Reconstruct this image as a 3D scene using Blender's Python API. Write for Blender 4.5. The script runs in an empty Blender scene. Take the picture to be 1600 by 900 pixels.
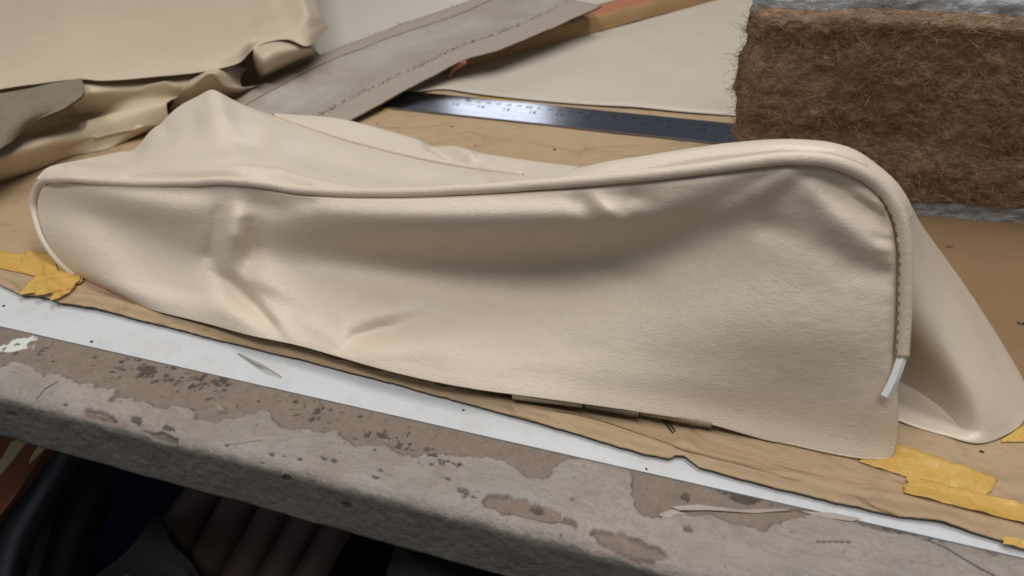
import bpy, math, random
import numpy as np
random.seed(7)
RNG = np.random.default_rng(7)
SC = bpy.context.scene
COL = SC.collection

# ------------------------------------------------------------------ camera
FPX = 1155.0                                   # focal length in photograph pixels (1600 wide)
PITCH, YAW, ROLL = [math.radians(a) for a in (36.53, -19.35, -2.27)]
CAM = np.array([0.0, -0.2342, 0.2785])
_fw = np.array([math.sin(YAW)*math.cos(PITCH), math.cos(YAW)*math.cos(PITCH), -math.sin(PITCH)])
_r0 = np.array([math.cos(YAW), -math.sin(YAW), 0.0])
_u0 = np.cross(_r0, _fw)
_rt = _r0*math.cos(ROLL) + _u0*math.sin(ROLL)
_up = _u0*math.cos(ROLL) - _r0*math.sin(ROLL)
cd = bpy.data.cameras.new('camera'); cam = bpy.data.objects.new('camera', cd); COL.objects.link(cam)
from mathutils import Matrix, Vector
M = Matrix(((_rt[0], _up[0], -_fw[0], CAM[0]), (_rt[1], _up[1], -_fw[1], CAM[1]),
            (_rt[2], _up[2], -_fw[2], CAM[2]), (0, 0, 0, 1)))
cam.matrix_world = M
cd.sensor_width = 36; cd.lens = 36*FPX/1600; cd.clip_start = 0.01; cd.clip_end = 60
cd.dof.use_dof = True; cd.dof.focus_distance = 0.40; cd.dof.aperture_fstop = 11.0
SC.camera = cam

# ------------------------------------------------------------------ light: fluorescent workshop lamps overhead, plus an added front fill
w = bpy.data.worlds.new('World'); SC.world = w; w.use_nodes = True
w.node_tree.nodes['Background'].inputs[0].default_value = (0.86, 0.93, 1.0, 1)
w.node_tree.nodes['Background'].inputs[1].default_value = 0.14

def lamp(name, loc, target, sx, sy, power, col):
    l = bpy.data.lights.new(name, 'AREA'); l.shape = 'RECTANGLE'; l.size = sx; l.size_y = sy
    l.energy = power; l.color = col
    o = bpy.data.objects.new(name, l); COL.objects.link(o); o.location = loc
    d = Vector(target) - Vector(loc)
    o.rotation_euler = d.to_track_quat('-Z', 'Y').to_euler()
    return o
lamp('tube_and_fill_light', (0.15, 0.45, 1.75), (-0.1, 0.12, 0), 1.6, 0.30, 17, (1.0, 0.98, 0.955))
lamp('tube_and_fill_light', (-0.30, -0.55, 1.75), (-0.1, 0.12, 0), 1.6, 0.30, 18, (1.0, 0.98, 0.955))  # added fill that brightens the front panel of the cover
lamp('tube_and_fill_light', (-2.0, 5.3, 2.15), (-0.2, 0.4, 0), 0.80, 1.4, 10, (0.93, 0.97, 1.0))

SC.view_settings.view_transform = 'Standard'; SC.view_settings.look = 'None'
SC.view_settings.exposure = 0.0; SC.view_settings.gamma = 1.0
SC.view_settings.use_curve_mapping = False

# ------------------------------------------------------------------ picture point -> place in the room
def ray(px, py):
    return _fw + _rt*((px-800)/FPX) + _up*((450-py)/FPX)
def G(px, py, z=0.0):                            # on the horizontal plane at height z
    d = ray(px, py); return CAM + d*((z-CAM[2])/d[2])
def V(px, py, y):                                # on the upright plane at depth y
    d = ray(px, py); return CAM + d*((y-CAM[1])/d[1])
def PJ(P):
    d = P - CAM; z = d@_fw
    return 800 + FPX*(d@_rt)/z, 450 - FPX*(d@_up)/z

# ------------------------------------------------------------------ curves, grids, noise
def spline(pts, n, uniform=False):
    P = np.asarray(pts, float)
    if len(P) == 2:
        t = np.linspace(0, 1, n)[:, None]; return P[0]*(1-t) + P[1]*t
    if uniform: T = np.linspace(0, 1, len(P))
    else:
        L = np.linalg.norm(np.diff(P, axis=0), axis=1); T = np.r_[0, np.cumsum(L)]; T = T/T[-1]
    m = np.zeros_like(P)
    h = np.diff(T)[:, None]; s = np.diff(P, axis=0)/h
    m[1:-1] = (s[:-1]*h[1:] + s[1:]*h[:-1])/(h[:-1]+h[1:])
    m[0] = s[0]; m[-1] = s[-1]
    t = np.linspace(0, 1, n); i = np.clip(np.searchsorted(T, t, 'right')-1, 0, len(P)-2)
    hh = (T[i+1]-T[i]); u = ((t-T[i])/hh)[:, None]; hh = hh[:, None]
    return ((2*u**3-3*u**2+1)*P[i] + (u**3-2*u**2+u)*hh*m[i] + (-2*u**3+3*u**2)*P[i+1] + (u**3-u**2)*hh*m[i+1])
def loft(rows, nu, nv, uniform=False):
    R = np.stack([spline(r, nu, uniform) for r in rows])          # k,nu,3
    return np.stack([spline(R[:, i], nv, True) for i in range(nu)], 1)   # nv,nu,3
def coons(top, bot, left, right):
    nu, nv = len(top), len(left)
    u = np.linspace(0, 1, nu)[None, :, None]; v = np.linspace(0, 1, nv)[:, None, None]
    A = (1-v)*bot[None] + v*top[None]; B = (1-u)*left[:, None] + u*right[:, None]
    Cc = (1-u)*(1-v)*bot[0] + u*(1-v)*bot[-1] + (1-u)*v*top[0] + u*v*top[-1]
    return A + B - Cc
def gfaces(nv, nu):
    i = np.arange(nv-1)[:, None]*nu + np.arange(nu-1)[None]
    return np.stack([i, i+1, i+nu+1, i+nu], -1).reshape(-1, 4).tolist()
def ridges(px, py, feats):
    """folds: polylines of (x, y, height, width[, width on the lower side])"""
    tot = np.zeros_like(px)
    for f in feats:
        f = [(n if len(n) == 5 else n+(n[3],)) for n in f]
        best = np.full(px.shape, 1e9); a = np.zeros_like(px); wd = np.ones_like(px)
        for (x0, y0, a0, w0, u0), (x1, y1, a1, w1, u1) in zip(f[:-1], f[1:]):
            dx, dy = x1-x0, y1-y0
            t = np.clip(((px-x0)*dx + (py-y0)*dy)/(dx*dx+dy*dy+1e-9), 0, 1)
            d = np.hypot(px-x0-t*dx, py-y0-t*dy)
            low = (dx*(py-y0-t*dy) - dy*(px-x0-t*dx)) > 0
            mk = d < best
            best = np.where(mk, d, best); a = np.where(mk, a0+(a1-a0)*t, a)
            wd = np.where(mk, np.where(low, u0+(u1-u0)*t, w0+(w1-w0)*t), wd)
        tot += a*np.exp(-(best/wd)**2)
    return tot
def blur(A, s):
    k = np.exp(-.5*(np.arange(-int(3*s)-1, int(3*s)+2)/s)**2); k /= k.sum(); m = len(k)//2
    for ax in (0, 1):
        B = np.pad(A, [(m, m) if i == ax else (0, 0) for i in (0, 1)], mode='edge')
        A = sum(w_*np.take(B, range(i, i+A.shape[ax]), axis=ax) for i, w_ in enumerate(k))
    return A
def _hash(ix, iy, s):
    n = (ix.astype(np.int64)*374761393 + iy.astype(np.int64)*668265263 + s*974634777) & 0x7fffffff
    n = ((n ^ (n >> 13))*1274126177) & 0x7fffffff
    return ((n ^ (n >> 16)) & 0xffff)/65535.0
def vnoise(x, y, s=0):
    ix, iy = np.floor(x), np.floor(y); fx, fy = x-ix, y-iy
    fx = fx*fx*(3-2*fx); fy = fy*fy*(3-2*fy); ix = ix.astype(int); iy = iy.astype(int)
    return ((_hash(ix, iy, s)*(1-fx) + _hash(ix+1, iy, s)*fx)*(1-fy) + (_hash(ix, iy+1, s)*(1-fx) + _hash(ix+1, iy+1, s)*fx)*fy)
def fbm(x, y, o=4, s=0):
    t = 0; a = .5
    for k in range(o):
        t = t + a*(vnoise(x*2**k+17.3*k, y*2**k-9.1*k, s+k)-.5); a *= .5
    return t                                     # about -0.5..0.5
def sstep(a, b, x):
    t = np.clip((x-a)/(b-a), 0, 1); return t*t*(3-2*t)

# ------------------------------------------------------------------ materials
def lin(c):
    return tuple(((v/255)/12.92 if v/255 <= .04045 else ((v/255+.055)/1.055)**2.4) for v in c) + (1,)
class NT:
    def __init__(s, name):
        s.m = bpy.data.materials.new(name); s.m.use_nodes = True; s.t = s.m.node_tree
        s.b = s.t.nodes['Principled BSDF']; s.tc = s.t.nodes.new('ShaderNodeTexCoord')
    def n(s, kind, **kw):
        x = s.t.nodes.new(kind)
        for k, v in kw.items():
            if k.startswith('i_'): x.inputs[k[2:].replace('_', ' ')].default_value = v
            else: setattr(x, k, v)
        return x
    def l(s, a, b): s.t.links.new(a, b)
    def mapped(s, scale=(1, 1, 1), rot=(0, 0, 0)):
        m = s.n('ShaderNodeMapping'); m.inputs['Scale'].default_value = scale; m.inputs['Rotation'].default_value = rot
        s.l(s.tc.outputs['Object'], m.inputs['Vector']); return m.outputs['Vector']
    def noise(s, scale, detail=4, rough=.55, dist=0.0, vec=None):
        x = s.n('ShaderNodeTexNoise'); x.inputs['Scale'].default_value = scale; x.inputs['Detail'].default_value = detail
        x.inputs['Roughness'].default_value = rough; x.inputs['Distortion'].default_value = dist
        s.l(vec if vec is not None else s.tc.outputs['Object'], x.inputs['Vector']); return x.outputs['Fac']
    def ramp(s, fac, stops):
        r = s.n('ShaderNodeValToRGB'); e = r.color_ramp.elements
        while len(e) < len(stops): e.new(.5)
        for k, (p, c) in enumerate(stops): e[k].position = p; e[k].color = c
        s.l(fac, r.inputs['Fac']); return r.outputs['Color']
    def mix(s, fac, a, b, mode='MIX'):
        x = s.n('ShaderNodeMix', data_type='RGBA', blend_type=mode)
        for sock, v in ((x.inputs[0], fac), (x.inputs[6], a), (x.inputs[7], b)):
            if isinstance(v, (int, float, tuple)): sock.default_value = v
            else: s.l(v, sock)
        return x.outputs[2]
    def bump(s, h, strength, dist, prev=None):
        x = s.n('ShaderNodeBump'); x.inputs['Strength'].default_value = strength; x.inputs['Distance'].default_value = dist
        s.l(h, x.inputs['Height'])
        if prev is not None: s.l(prev, x.inputs['Normal'])
        return x.outputs['Normal']
    def out(s, col=None, rough=None, normal=None, spec=None, metal=None):
        for k, v in (('Base Color', col), ('Roughness', rough), ('Normal', normal), ('Specular IOR Level', spec), ('Metallic', metal)):
            if v is None: continue
            if isinstance(v, (int, float, tuple)): s.b.inputs[k].default_value = v
            else: s.l(v, s.b.inputs[k])
        return s.m
def g(v): return (v, v, v, 1)

def leather(name, c0, c1, rough=.38, grain=1.0, spec=.5):
    t = NT(name)
    col = t.mix(t.noise(9, 3), lin(c0), lin(c1))
    col = t.mix(t.ramp(t.noise(75, 5, .7), [(.42, g(0)), (.70, g(.12))]), col, lin(tuple(v*.90 for v in c1)))
    cell = t.n('ShaderNodeTexVoronoi', feature='DISTANCE_TO_EDGE'); cell.inputs['Scale'].default_value = 760
    warp = t.n('ShaderNodeMapping'); t.l(t.tc.outputs['Object'], warp.inputs['Vector']); t.l(warp.outputs[0], cell.inputs['Vector'])
    n1 = t.bump(cell.outputs['Distance'], .22*grain, .0004)
    wr = t.noise(300, 5, .62, 1.6, t.mapped((.55, 1, 1.5), (0, .35, 0)))
    n2 = t.bump(wr, .30*grain, .0009, n1)
    big = t.noise(55, 3, .5, .6)
    n3 = t.bump(big, .12*grain, .0020, n2)
    ln_ = t.ramp(t.noise(34, 5, .62, 2.2, t.mapped((.7, 1, 1.4), (0, .5, 0))), [(.470, g(0)), (.50, g(1)), (.530, g(0))])
    n3 = t.bump(ln_, .10*grain, .0007, n3)
    ro = t.ramp(t.noise(26, 3), [(.3, g(rough-.05)), (.7, g(rough+.08))])
    return t.out(col, ro, n3, spec)
M_COVER = leather('cream_leather', (219, 203, 184), (213, 196, 176), .43, 1.3, .45)
M_COVER_S = leather('cream_leather_smooth', (217, 202, 184), (211, 195, 176), .35, .6, .5)
M_HIDE = leather('cream_hide', (198, 181, 158), (190, 173, 149), .42, .5, .4)
M_HIDE_P = leather('pale_hide', (198, 188, 174), (192, 181, 166), .45, .5)
M_TAN = leather('tan_hide', (208, 190, 164), (199, 180, 153), .60, .6, .3)

def suede(name, c0, c1):
    t = NT(name); f = t.noise(520, 6, .75); col = t.mix(t.noise(60, 4), lin(c0), lin(c1))
    col = t.mix(t.ramp(f, [(.40, g(0)), (.68, g(.5))]), col, lin(tuple(v*.74 for v in c1)))
    return t.out(col, .95, t.bump(f, .9, .0012), .1)
M_SUEDE = suede('grey_suede', (150, 138, 122), (132, 120, 104))
M_EDGE = suede('cut_edge', (108, 92, 74), (92, 78, 62))
M_EDGE_P = suede('pale_cut_edge', (188, 172, 142), (170, 152, 124))

def m_paper():
    t = NT('kraft_paper')
    f = t.noise(420, 4, .7, 0, t.mapped((.25, 1, 1)))
    c = t.mix(t.noise(7, 5), lin((184, 158, 127)), lin((168, 142, 110)))
    c = t.mix(t.ramp(f, [(.40, g(0)), (.75, g(.35))]), c, lin((142, 116, 86)))
    st = t.ramp(t.noise(16, 6, .7), [(.60, g(0)), (.72, g(.45))])
    c = t.mix(st, c, lin((140, 108, 78)))
    cr1 = t.ramp(t.noise(17, 3, .5, .8, t.mapped((.45, 1, 1), (0, 0, -.2))), [(.46, g(0)), (.50, g(1)), (.54, g(0))])
    n = t.bump(t.noise(38, 4, .6, 1.0), .4, .003, t.bump(f, .2, .0005, t.bump(cr1, .80, .0016)))
    return t.out(c, .62, n, .3)
M_PAPER = m_paper()
def m_tape():
    t = NT('yellow_tape')
    c = t.mix(t.noise(60, 4), lin((234, 196, 112)), lin((218, 170, 80)))
    t.b.inputs['Alpha'].default_value = .70
    return t.out(c, .34, t.bump(t.noise(140, 4, .6, 1.5), .8, .0015), .5)
M_TAPE = m_tape()
def m_lam():
    t = NT('white_laminate')
    c = t.mix(t.ramp(t.noise(420, 3, .7), [(.66, g(0)), (.74, g(.55))]), lin((204, 205, 207)), lin((138, 132, 126)))
    c = t.mix(t.ramp(t.noise(38, 6, .75), [(.48, g(0)), (.72, g(.5))]), c, lin((184, 178, 168)))
    return t.out(c, .42, None, .4)
M_LAM = m_lam()
def m_lip():
    t = NT('peeling_bench_edge')
    a = t.n('ShaderNodeAttribute', attribute_name='layers')
    sep = t.n('ShaderNodeSeparateColor'); t.l(a.outputs['Color'], sep.inputs[0])
    brown = t.mix(t.noise(120, 5, .7), lin((150, 133, 119)), lin((116, 102, 92)))
    brown = t.mix(t.ramp(t.noise(520, 4, .7), [(.5, g(0)), (.7, g(.4))]), brown, lin((92, 80, 72)))
    grey = t.mix(t.noise(45, 5, .6), lin((170, 161, 154)), lin((140, 131, 124)))
    grey = t.mix(t.ramp(t.noise(700, 3, .7), [(.62, g(0)), (.78, g(.4))]), grey, lin((118, 106, 98)))
    grey = t.mix(t.ramp(t.noise(18, 4), [(.45, g(0)), (.65, g(.6))]), grey, lin((172, 155, 147)))
    sc = t.ramp(t.noise(60, 6, .75, 2.5, t.mapped((.3, 1, 1), (0, 0, .5))), [(.47, g(0)), (.50, g(.5)), (.53, g(0))])
    grey = t.mix(sc, grey, lin((124, 112, 104)))
    grey = t.mix(t.ramp(t.noise(11, 6, .75), [(.48, g(0)), (.66, g(.55))]), grey, lin((128, 116, 106)))
    c = t.mix(sep.outputs[0], brown, grey)
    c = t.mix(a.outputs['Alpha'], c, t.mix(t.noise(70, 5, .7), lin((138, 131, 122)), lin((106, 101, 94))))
    c = t.mix(sep.outputs[1], c, t.mix(t.noise(300, 3), lin((98, 87, 80)), lin((66, 59, 54))))
    c = t.mix(sep.outputs[2], c, lin((214, 214, 208)))
    n = t.bump(t.noise(900, 4, .7), .6, .0008, t.bump(t.noise(160, 5, .7), .7, .0018))
    return t.out(c, .72, n, .25)
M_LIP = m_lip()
def m_jute():
    t = NT('jute_felt')
    f = t.noise(330, 6, .75, .8, t.mapped((.5, 1, 1.2)))
    c = t.ramp(f, [(.25, lin((108, 86, 70))), (.48, lin((168, 138, 115))), (.75, lin((206, 178, 152)))])
    c = t.mix(t.ramp(t.noise(24, 5, .7), [(.40, g(0)), (.70, g(.55))]), c, lin((116, 88, 72)))
    return t.out(c, .95, t.bump(f, .9, .004), .1)
M_JUTE = m_jute()
def plain(name, c0, c1, rough=.7, nscale=60, bumpd=.0008, bstr=.3, spec=.3, metal=0.0):
    t = NT(name); f = t.noise(nscale, 5, .65)
    return t.out(t.mix(f, lin(c0), lin(c1)), rough, t.bump(t.noise(nscale*5, 4, .7), bstr, bumpd), spec, metal)
def m_fibre():
    t = NT('jute_fibre'); a = t.n('ShaderNodeAttribute', attribute_name='tint')
    c = t.ramp(a.outputs['Fac'], [(0, lin((96, 72, 54))), (.55, lin((160, 126, 96))), (1, lin((206, 176, 136)))])
    return t.out(c, .8, None, .2)
M_FIBRE = m_fibre()
M_WAD = plain('grey_wadding', (196, 196, 196), (150, 152, 156), .95, 90, .004, .8, .1)
def m_steel():
    t = NT('brushed_steel')
    f = t.noise(260, 4, .7, 0, t.mapped((.05, 1, 1)))
    c = t.mix(f, lin((158, 160, 170)), lin((134, 136, 148)))
    return t.out(c, t.ramp(f, [(.3, g(.13)), (.7, g(.20))]), t.bump(f, .06, .0003), .5, 1.0)
M_STEEL = m_steel()
M_INK = plain('engraved_black', (38, 38, 42), (30, 30, 34), .5)
M_CORD = plain('white_plastic_cord', (214, 214, 212), (204, 204, 204), .4, 40, .0003, .1)
M_THREAD = plain('dark_thread', (130, 108, 84), (108, 88, 68), .8)
def m_liner():
    t = NT('grey_worn_lining')
    f = t.noise(9, 5, .65, .6, t.mapped((1, 1, 1), (0, 0, -.75)))
    c = t.ramp(f, [(.30, lin((146, 134, 120))), (.50, lin((160, 150, 138))), (.70, lin((178, 171, 161)))])
    c = t.mix(t.ramp(t.noise(230, 5, .7), [(.5, g(0)), (.75, g(.35))]), c, lin((132, 116, 104)))
    return t.out(c, .68, t.bump(t.noise(300, 4, .7), .5, .001, t.bump(t.noise(30, 4), .4, .004)), .3)
M_LINER = m_liner()
M_LINER_E = plain('beige_hessian', (170, 156, 144), (150, 136, 124), .85, 220, .001, .5)
M_TERRA = plain('terracotta_leather', (176, 116, 88), (156, 98, 74), .6, 60, .001, .4)
M_TANSIDE = plain('tan_side', (178, 144, 102), (160, 126, 86), .55, 40, .001, .3)
M_SHAVE = plain('paper_shaving', (176, 168, 156), (150, 142, 132), .6)
M_DIRT = plain('dark_crumb', (66, 60, 56), (44, 40, 38), .9)
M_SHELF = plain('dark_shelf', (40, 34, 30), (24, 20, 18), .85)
M_BROWNV = plain('brown_vinyl', (92, 75, 68), (72, 58, 52), .5, 80)
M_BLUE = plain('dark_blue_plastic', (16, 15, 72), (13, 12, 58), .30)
M_RUST = plain('rust_board', (150, 92, 60), (112, 62, 40), .75, 30)
M_CREAMP = plain('cream_paint', (206, 186, 140), (186, 164, 116), .7)
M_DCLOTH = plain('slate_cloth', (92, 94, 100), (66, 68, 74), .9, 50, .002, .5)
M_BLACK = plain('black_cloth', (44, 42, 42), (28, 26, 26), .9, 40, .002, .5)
M_GREEN = plain('pale_green_paint', (150, 158, 128), (128, 134, 106), .65, 40)

# ------------------------------------------------------------------ object helpers
def tag(o, label, cat, group=None, kind=None):
    if label: o['label'] = label
    if cat: o['category'] = cat
    if group: o['group'] = group
    if kind: o['kind'] = kind
    return o
def empty(name, loc, label, cat, group=None):
    o = bpy.data.objects.new(name, None); COL.objects.link(o); o.location = loc; o.empty_display_size = .02
    return tag(o, label, cat, group)
def wloc(o):
    p = np.array(o.location);
    return p + (wloc(o.parent) if o.parent else 0)
def obj(name, verts, faces, mats, parent=None, smooth=True, mi=None, origin=None):
    v = np.asarray(verts, float).reshape(-1, 3)
    loc = np.zeros(3)
    if parent is not None: base = wloc(parent)
    else:
        base = np.array(origin) if origin is not None else np.array([v[:, 0].mean(), v[:, 1].mean(), v[:, 2].min()])
        loc = base
    me = bpy.data.meshes.new(name); me.from_pydata((v-base).tolist(), [], faces); me.update()
    for m in (mats if isinstance(mats, (list, tuple)) else [mats]): me.materials.append(m)
    if smooth: me.polygons.foreach_set('use_smooth', [True]*len(me.polygons))
    if mi is not None: me.polygons.foreach_set('material_index', mi)
    o = bpy.data.objects.new(name, me); COL.objects.link(o)
    if parent is not None: o.parent = parent
    else: o.location = loc
    return o
def sheet(name, Gd, mats, parent=None, thick=.0012, offset=0.0, rim=None, under=None, **k):
    nv, nu = Gd.shape[:2]
    o = obj(name, Gd, gfaces(nv, nu), mats, parent, **k)
    s = o.modifiers.new('thickness', 'SOLIDIFY'); s.thickness = thick; s.offset = offset
    if rim is not None: s.material_offset_rim = rim
    if under is not None: s.material_offset = under
    return o
def tube_geo(P, r, n=12, taper=None):
    P = np.asarray(P, float); k = len(P)
    T = np.gradient(P, axis=0); T /= np.linalg.norm(T, axis=1)[:, None]+1e-12
    ref = np.array([0.13, 1.0, 0.21]); A = np.cross(T, ref); A /= np.linalg.norm(A, axis=1)[:, None]; B = np.cross(T, A)
    a = np.linspace(0, 2*np.pi, n, endpoint=False)
    rr = np.full(k, r) if np.isscalar(r) else np.asarray(r)
    Vv = P[:, None] + rr[:, None, None]*(A[:, None]*np.cos(a)[None, :, None] + B[:, None]*np.sin(a)[None, :, None])
    F = []
    for i in range(k-1):
        for j in range(n):
            F.append((i*n+j, i*n+(j+1) % n, (i+1)*n+(j+1) % n, (i+1)*n+j))
    F.append(tuple(range(n-1, -1, -1))); F.append(tuple((k-1)*n+j for j in range(n)))
    return Vv.reshape(-1, 3), F
def tube(name, P, r, mat_, parent=None, n=12, **k):
    v, f = tube_geo(P, r, n); return obj(name, v, f, mat_, parent, **k)
def box_geo(c, s, R=None):
    v = np.array([[x, y, z] for x in (-.5, .5) for y in (-.5, .5) for z in (-.5, .5)])*np.array(s)
    if R is not None: v = v@np.array(R).T
    return v+np.array(c), [(0, 1, 3, 2), (4, 6, 7, 5), (0, 4, 5, 1), (2, 3, 7, 6), (0, 2, 6, 4), (1, 5, 7, 3)]
def merge(parts):
    V_, F_ = [], []; n = 0
    for v, f in parts:
        V_.append(np.asarray(v)); F_ += [tuple(i+n for i in q) for q in f]; n += len(v)
    return np.concatenate(V_), F_

# ================================================================== WORKBENCH
bench = empty('workbench', (-.2, 0, -.75), 'old workbench with white laminate top and peeling grey painted front edge', 'workbench')
XL, XR = -1.7, 0.9
v, f = box_geo(((XL+XR)/2, .7-.0006, -.0164), (XR-XL, 1.4, .032)); o = obj('laminate_top', v, f, M_LAM, bench, False)
# front edge lipping with its paint layers
nx = 1500
prof = [(-.0010, -.012), (-.0010, -.0040), (-.0016, -.0036)] + [(-.0020-.040*k/60, -.0040) for k in range(1, 61)]
cr = .0055
for k in range(1, 15):
    a = k/15*math.pi/2; prof.append((-.0420-cr*math.sin(a), -.0040-cr+cr*math.cos(a)))
prof += [(-.0475, -.0095-.032*k/26) for k in range(0, 27)] + [(-.040, -.0420), (-.0012, -.0420)]
prof = np.array(prof) + np.array([0, .0030]); npf = len(prof)
xs = np.concatenate([np.linspace(XL, -.50, 150, endpoint=False), np.linspace(-.50, .25, nx), np.linspace(.25, XR, 60)[1:]])
LX, LY = np.meshgrid(xs, prof[:, 0]); LZ = np.repeat(prof[:, 1][:, None], len(xs), 1)
LP = np.stack([LX, LY, LZ], -1)
lpx, lpy = PJ(LP.reshape(-1, 3)); lpx = lpx.reshape(LX.shape); lpy = lpy.reshape(LX.shape)
s_ = np.cumsum(np.r_[0, np.hypot(*np.diff(prof, axis=0).T)]); LS = np.repeat(s_[:, None], len(xs), 1)      # distance along the section
frac = np.clip(-LY/.0475, 0, 1)
bx = np.array([(-400, .5), (0, .55), (150, .60), (300, .62), (390, .42), (520, .46), (620, .50), (700, .36), (760, .24), (850, .34), (885, .08), (975, -.1), (995, .42), (1080, .48), (1130, .40), (1220, .22), (1300, .0), (1600, -.15)])
bd = np.interp(lpx, bx[:, 0], bx[:, 1])
nz = fbm(LX*70, LS*110, 5, 3)
grey = sstep(-.012, .012, frac - bd + nz*.55)
onfront = sstep(.98, 1.0, frac)
for (cx, cy, rx, ry) in ((812, 797, 46, 13), (992, 858, 36, 15), (150, 650, 22, 6), (250, 682, 20, 5)):
    e = np.hypot((lpx-cx-(lpy-cy)*1.2)/rx, (lpy-cy-(lpx-cx)*.23)/ry) + nz*1.6 + fbm(LX*260, LS*420, 4, 7)*1.3
    grey *= sstep(.86, 1.0, e)
grey = np.maximum(grey, onfront*.85)
dk = .75*fbm(LX*210, LS*330, 5, 11) + .45*fbm(LX*620, LS*620, 3, 12)
clus = 0
for (cx, cy, rx, ry, a) in ((330, 592, 60, 34, .9), (230, 580, 45, 22, .8), (500, 600, 30, 16, .6), (480, 640, 36, 22, .6), (560, 672, 70, 24, .55), (640, 690, 60, 20, .5), (1165, 776, 48, 14, 1.5), (1420, 828, 70, 10, 1.3), (120, 560, 120, 22, .35), (20, 548, 60, 20, .4), (690, 724, 36, 14, .6), (540, 600, 120, 9, .7)):
    clus = clus + a*np.exp(-(((lpx-cx)/rx)**2 + ((lpy-cy-(lpx-cx)*.22)/ry)**2))
dark = sstep(.19, .27, dk + .36*np.minimum(clus, 1.4) - .10)*(1-onfront*.4)
dark = np.maximum(dark, sstep(.30, .36, fbm(LX*520, LS*520, 3, 23)+.02)*.8*(1-onfront))
# little chips out of the paint along the front corner
for (cx, cy, rx) in ((508, 718, 7), (522, 722, 5), (470, 720, 4), (445, 715, 4), (425, 712, 4), (594, 738, 5), (586, 748, 4), (265, 672, 6), (220, 662, 10), (545, 787, 6), (355, 697, 3), (700, 752, 5), (740, 780, 5), (1070, 778, 9), (300, 640, 4), (840, 800, 8), (22, 645, 5), (105, 635, 3), (450, 745, 6)):
    e = np.hypot((lpx-cx)/(rx*1.2), (lpy-cy-(lpx-cx)*.2)/(rx*.5)) + fbm(LX*420, LS*420, 4, 31)*2.4
    dark = np.maximum(dark, (1-sstep(.8, 1.1, e))*.9)
# cracks
def crack(pts, wpx, a):
    global dark
    best = np.full(LX.shape, 1e9)
    for (x0, y0), (x1, y1) in zip(pts[:-1], pts[1:]):
        dx, dy = x1-x0, y1-y0; t = np.clip(((lpx-x0)*dx+(lpy-y0)*dy)/(dx*dx+dy*dy), 0, 1)
        best = np.minimum(best, np.hypot(lpx-x0-t*dx, lpy-y0-t*dy))
    dark = np.maximum(dark, a*(1-sstep(wpx*.5, wpx, best)))
    return best
crack([(1240, 797), (1300, 806), (1360, 818), (1420, 832), (1480, 860), (1530, 890), (1560, 905)], 2.2, .9)
crack([(1050, 793), (1120, 797), (1180, 800), (1240, 797)], 1.8, .7)
crack([(760, 795), (850, 817), (900, 818)], 1.5, .6); crack([(60, 625), (72, 610), (92, 600)], 1.6, .7)
crack([(1275, 850), (1328, 851)], 2.0, .8); crack([(350, 697), (410, 690)], 1.4, .5)
white = 0
for (cx, cy, rx, ry) in ((22, 545, 26, 8), (38, 533, 16, 6)):
    white = np.maximum(white, 1-sstep(.5, .62, np.hypot((lpx-cx+(lpy-cy)*1.5)/rx, (lpy-cy)/ry)*.6 - fbm(LX*260, LS*260, 4, 41)*1.4))
face = sstep(-.0012, .0012, LS - s_[np.argmax(prof[:, 0] < -.0462)] - .0005 + .0035*fbm(LX*120, LS*200, 5, 57))     # darker front face starts below the worn corner
# relief: the paint skin stands proud of the wood, the wood is pitted
edge_ = 4*blur(grey, 1.2)*(1-blur(grey, 1.2)); dark = np.maximum(dark, .42*edge_*(1-onfront)*(fbm(LX*90, LS*90, 3, 77) > -.08))
hgt = .0015*grey - .0006*dark + .0016*fbm(LX*45, LS*45, 5, 51) + .0007*fbm(LX*300, LS*300, 3, 52) + .0015*fbm(LX*9, LS*0, 2, 53)
hgt += .0006*(1-grey)*fbm(LX*160, LS*260, 4, 54)
nd = np.zeros((npf, 2)); tg = np.gradient(prof, axis=0); tg /= np.linalg.norm(tg, axis=1)[:, None]; nd[:, 0] = tg[:, 1]; nd[:, 1] = -tg[:, 0]
wn = np.ones(npf); wn[:3] = 0; wn[-2:] = 0; wn[3] = .3; wn[4] = .7
LP[..., 1] += nd[:, 0][:, None]*hgt*wn[:, None]; LP[..., 2] += nd[:, 1][:, None]*hgt*wn[:, None]
LP[..., 2] = np.where(frac < .03, np.minimum(LP[..., 2], -.0006), LP[..., 2])
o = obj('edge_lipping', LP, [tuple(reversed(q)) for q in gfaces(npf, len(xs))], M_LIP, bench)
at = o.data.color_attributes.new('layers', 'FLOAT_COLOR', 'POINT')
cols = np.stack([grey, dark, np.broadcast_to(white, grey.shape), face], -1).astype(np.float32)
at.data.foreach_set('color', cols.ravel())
# lifted paint flakes near the crack
def flake(pts, h):
    P = [G(x, y, -.0008) for x, y in pts]; c = np.mean(P, 0)
    vs = [p+np.array([0, 0, .0006]) for p in P] + [p+np.array([0, 0, .0006+h]) for p in P] ; n = len(P)
    vs[n:] = [c+(p-c)*.97+np.array([0, 0, h*(.35+.65*((k+1) % 3)/2)]) for k, p in enumerate(P)]
    return obj('paint_flake', vs, [tuple(range(n, 2*n))] + [(k, (k+1) % n, n+(k+1) % n, n+k) for k in range(n)], M_FLAKE, bench, False)
M_FLAKE = plain('flaked_paint', (178, 164, 154), (160, 146, 138), .75, 90)
flake([(1048, 793), (1090, 791), (1150, 797), (1225, 797), (1238, 800), (1180, 803), (1110, 799), (1060, 800)], .0014)
flake([(1028, 806), (1050, 799), (1078, 806), (1058, 813), (1034, 811)], .0016)
flake([(1276, 849), (1300, 845), (1330, 850), (1300, 854)], .0012)
flake([(1250, 800), (1300, 803), (1345, 812), (1330, 816), (1280, 809)], .0010)
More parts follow.
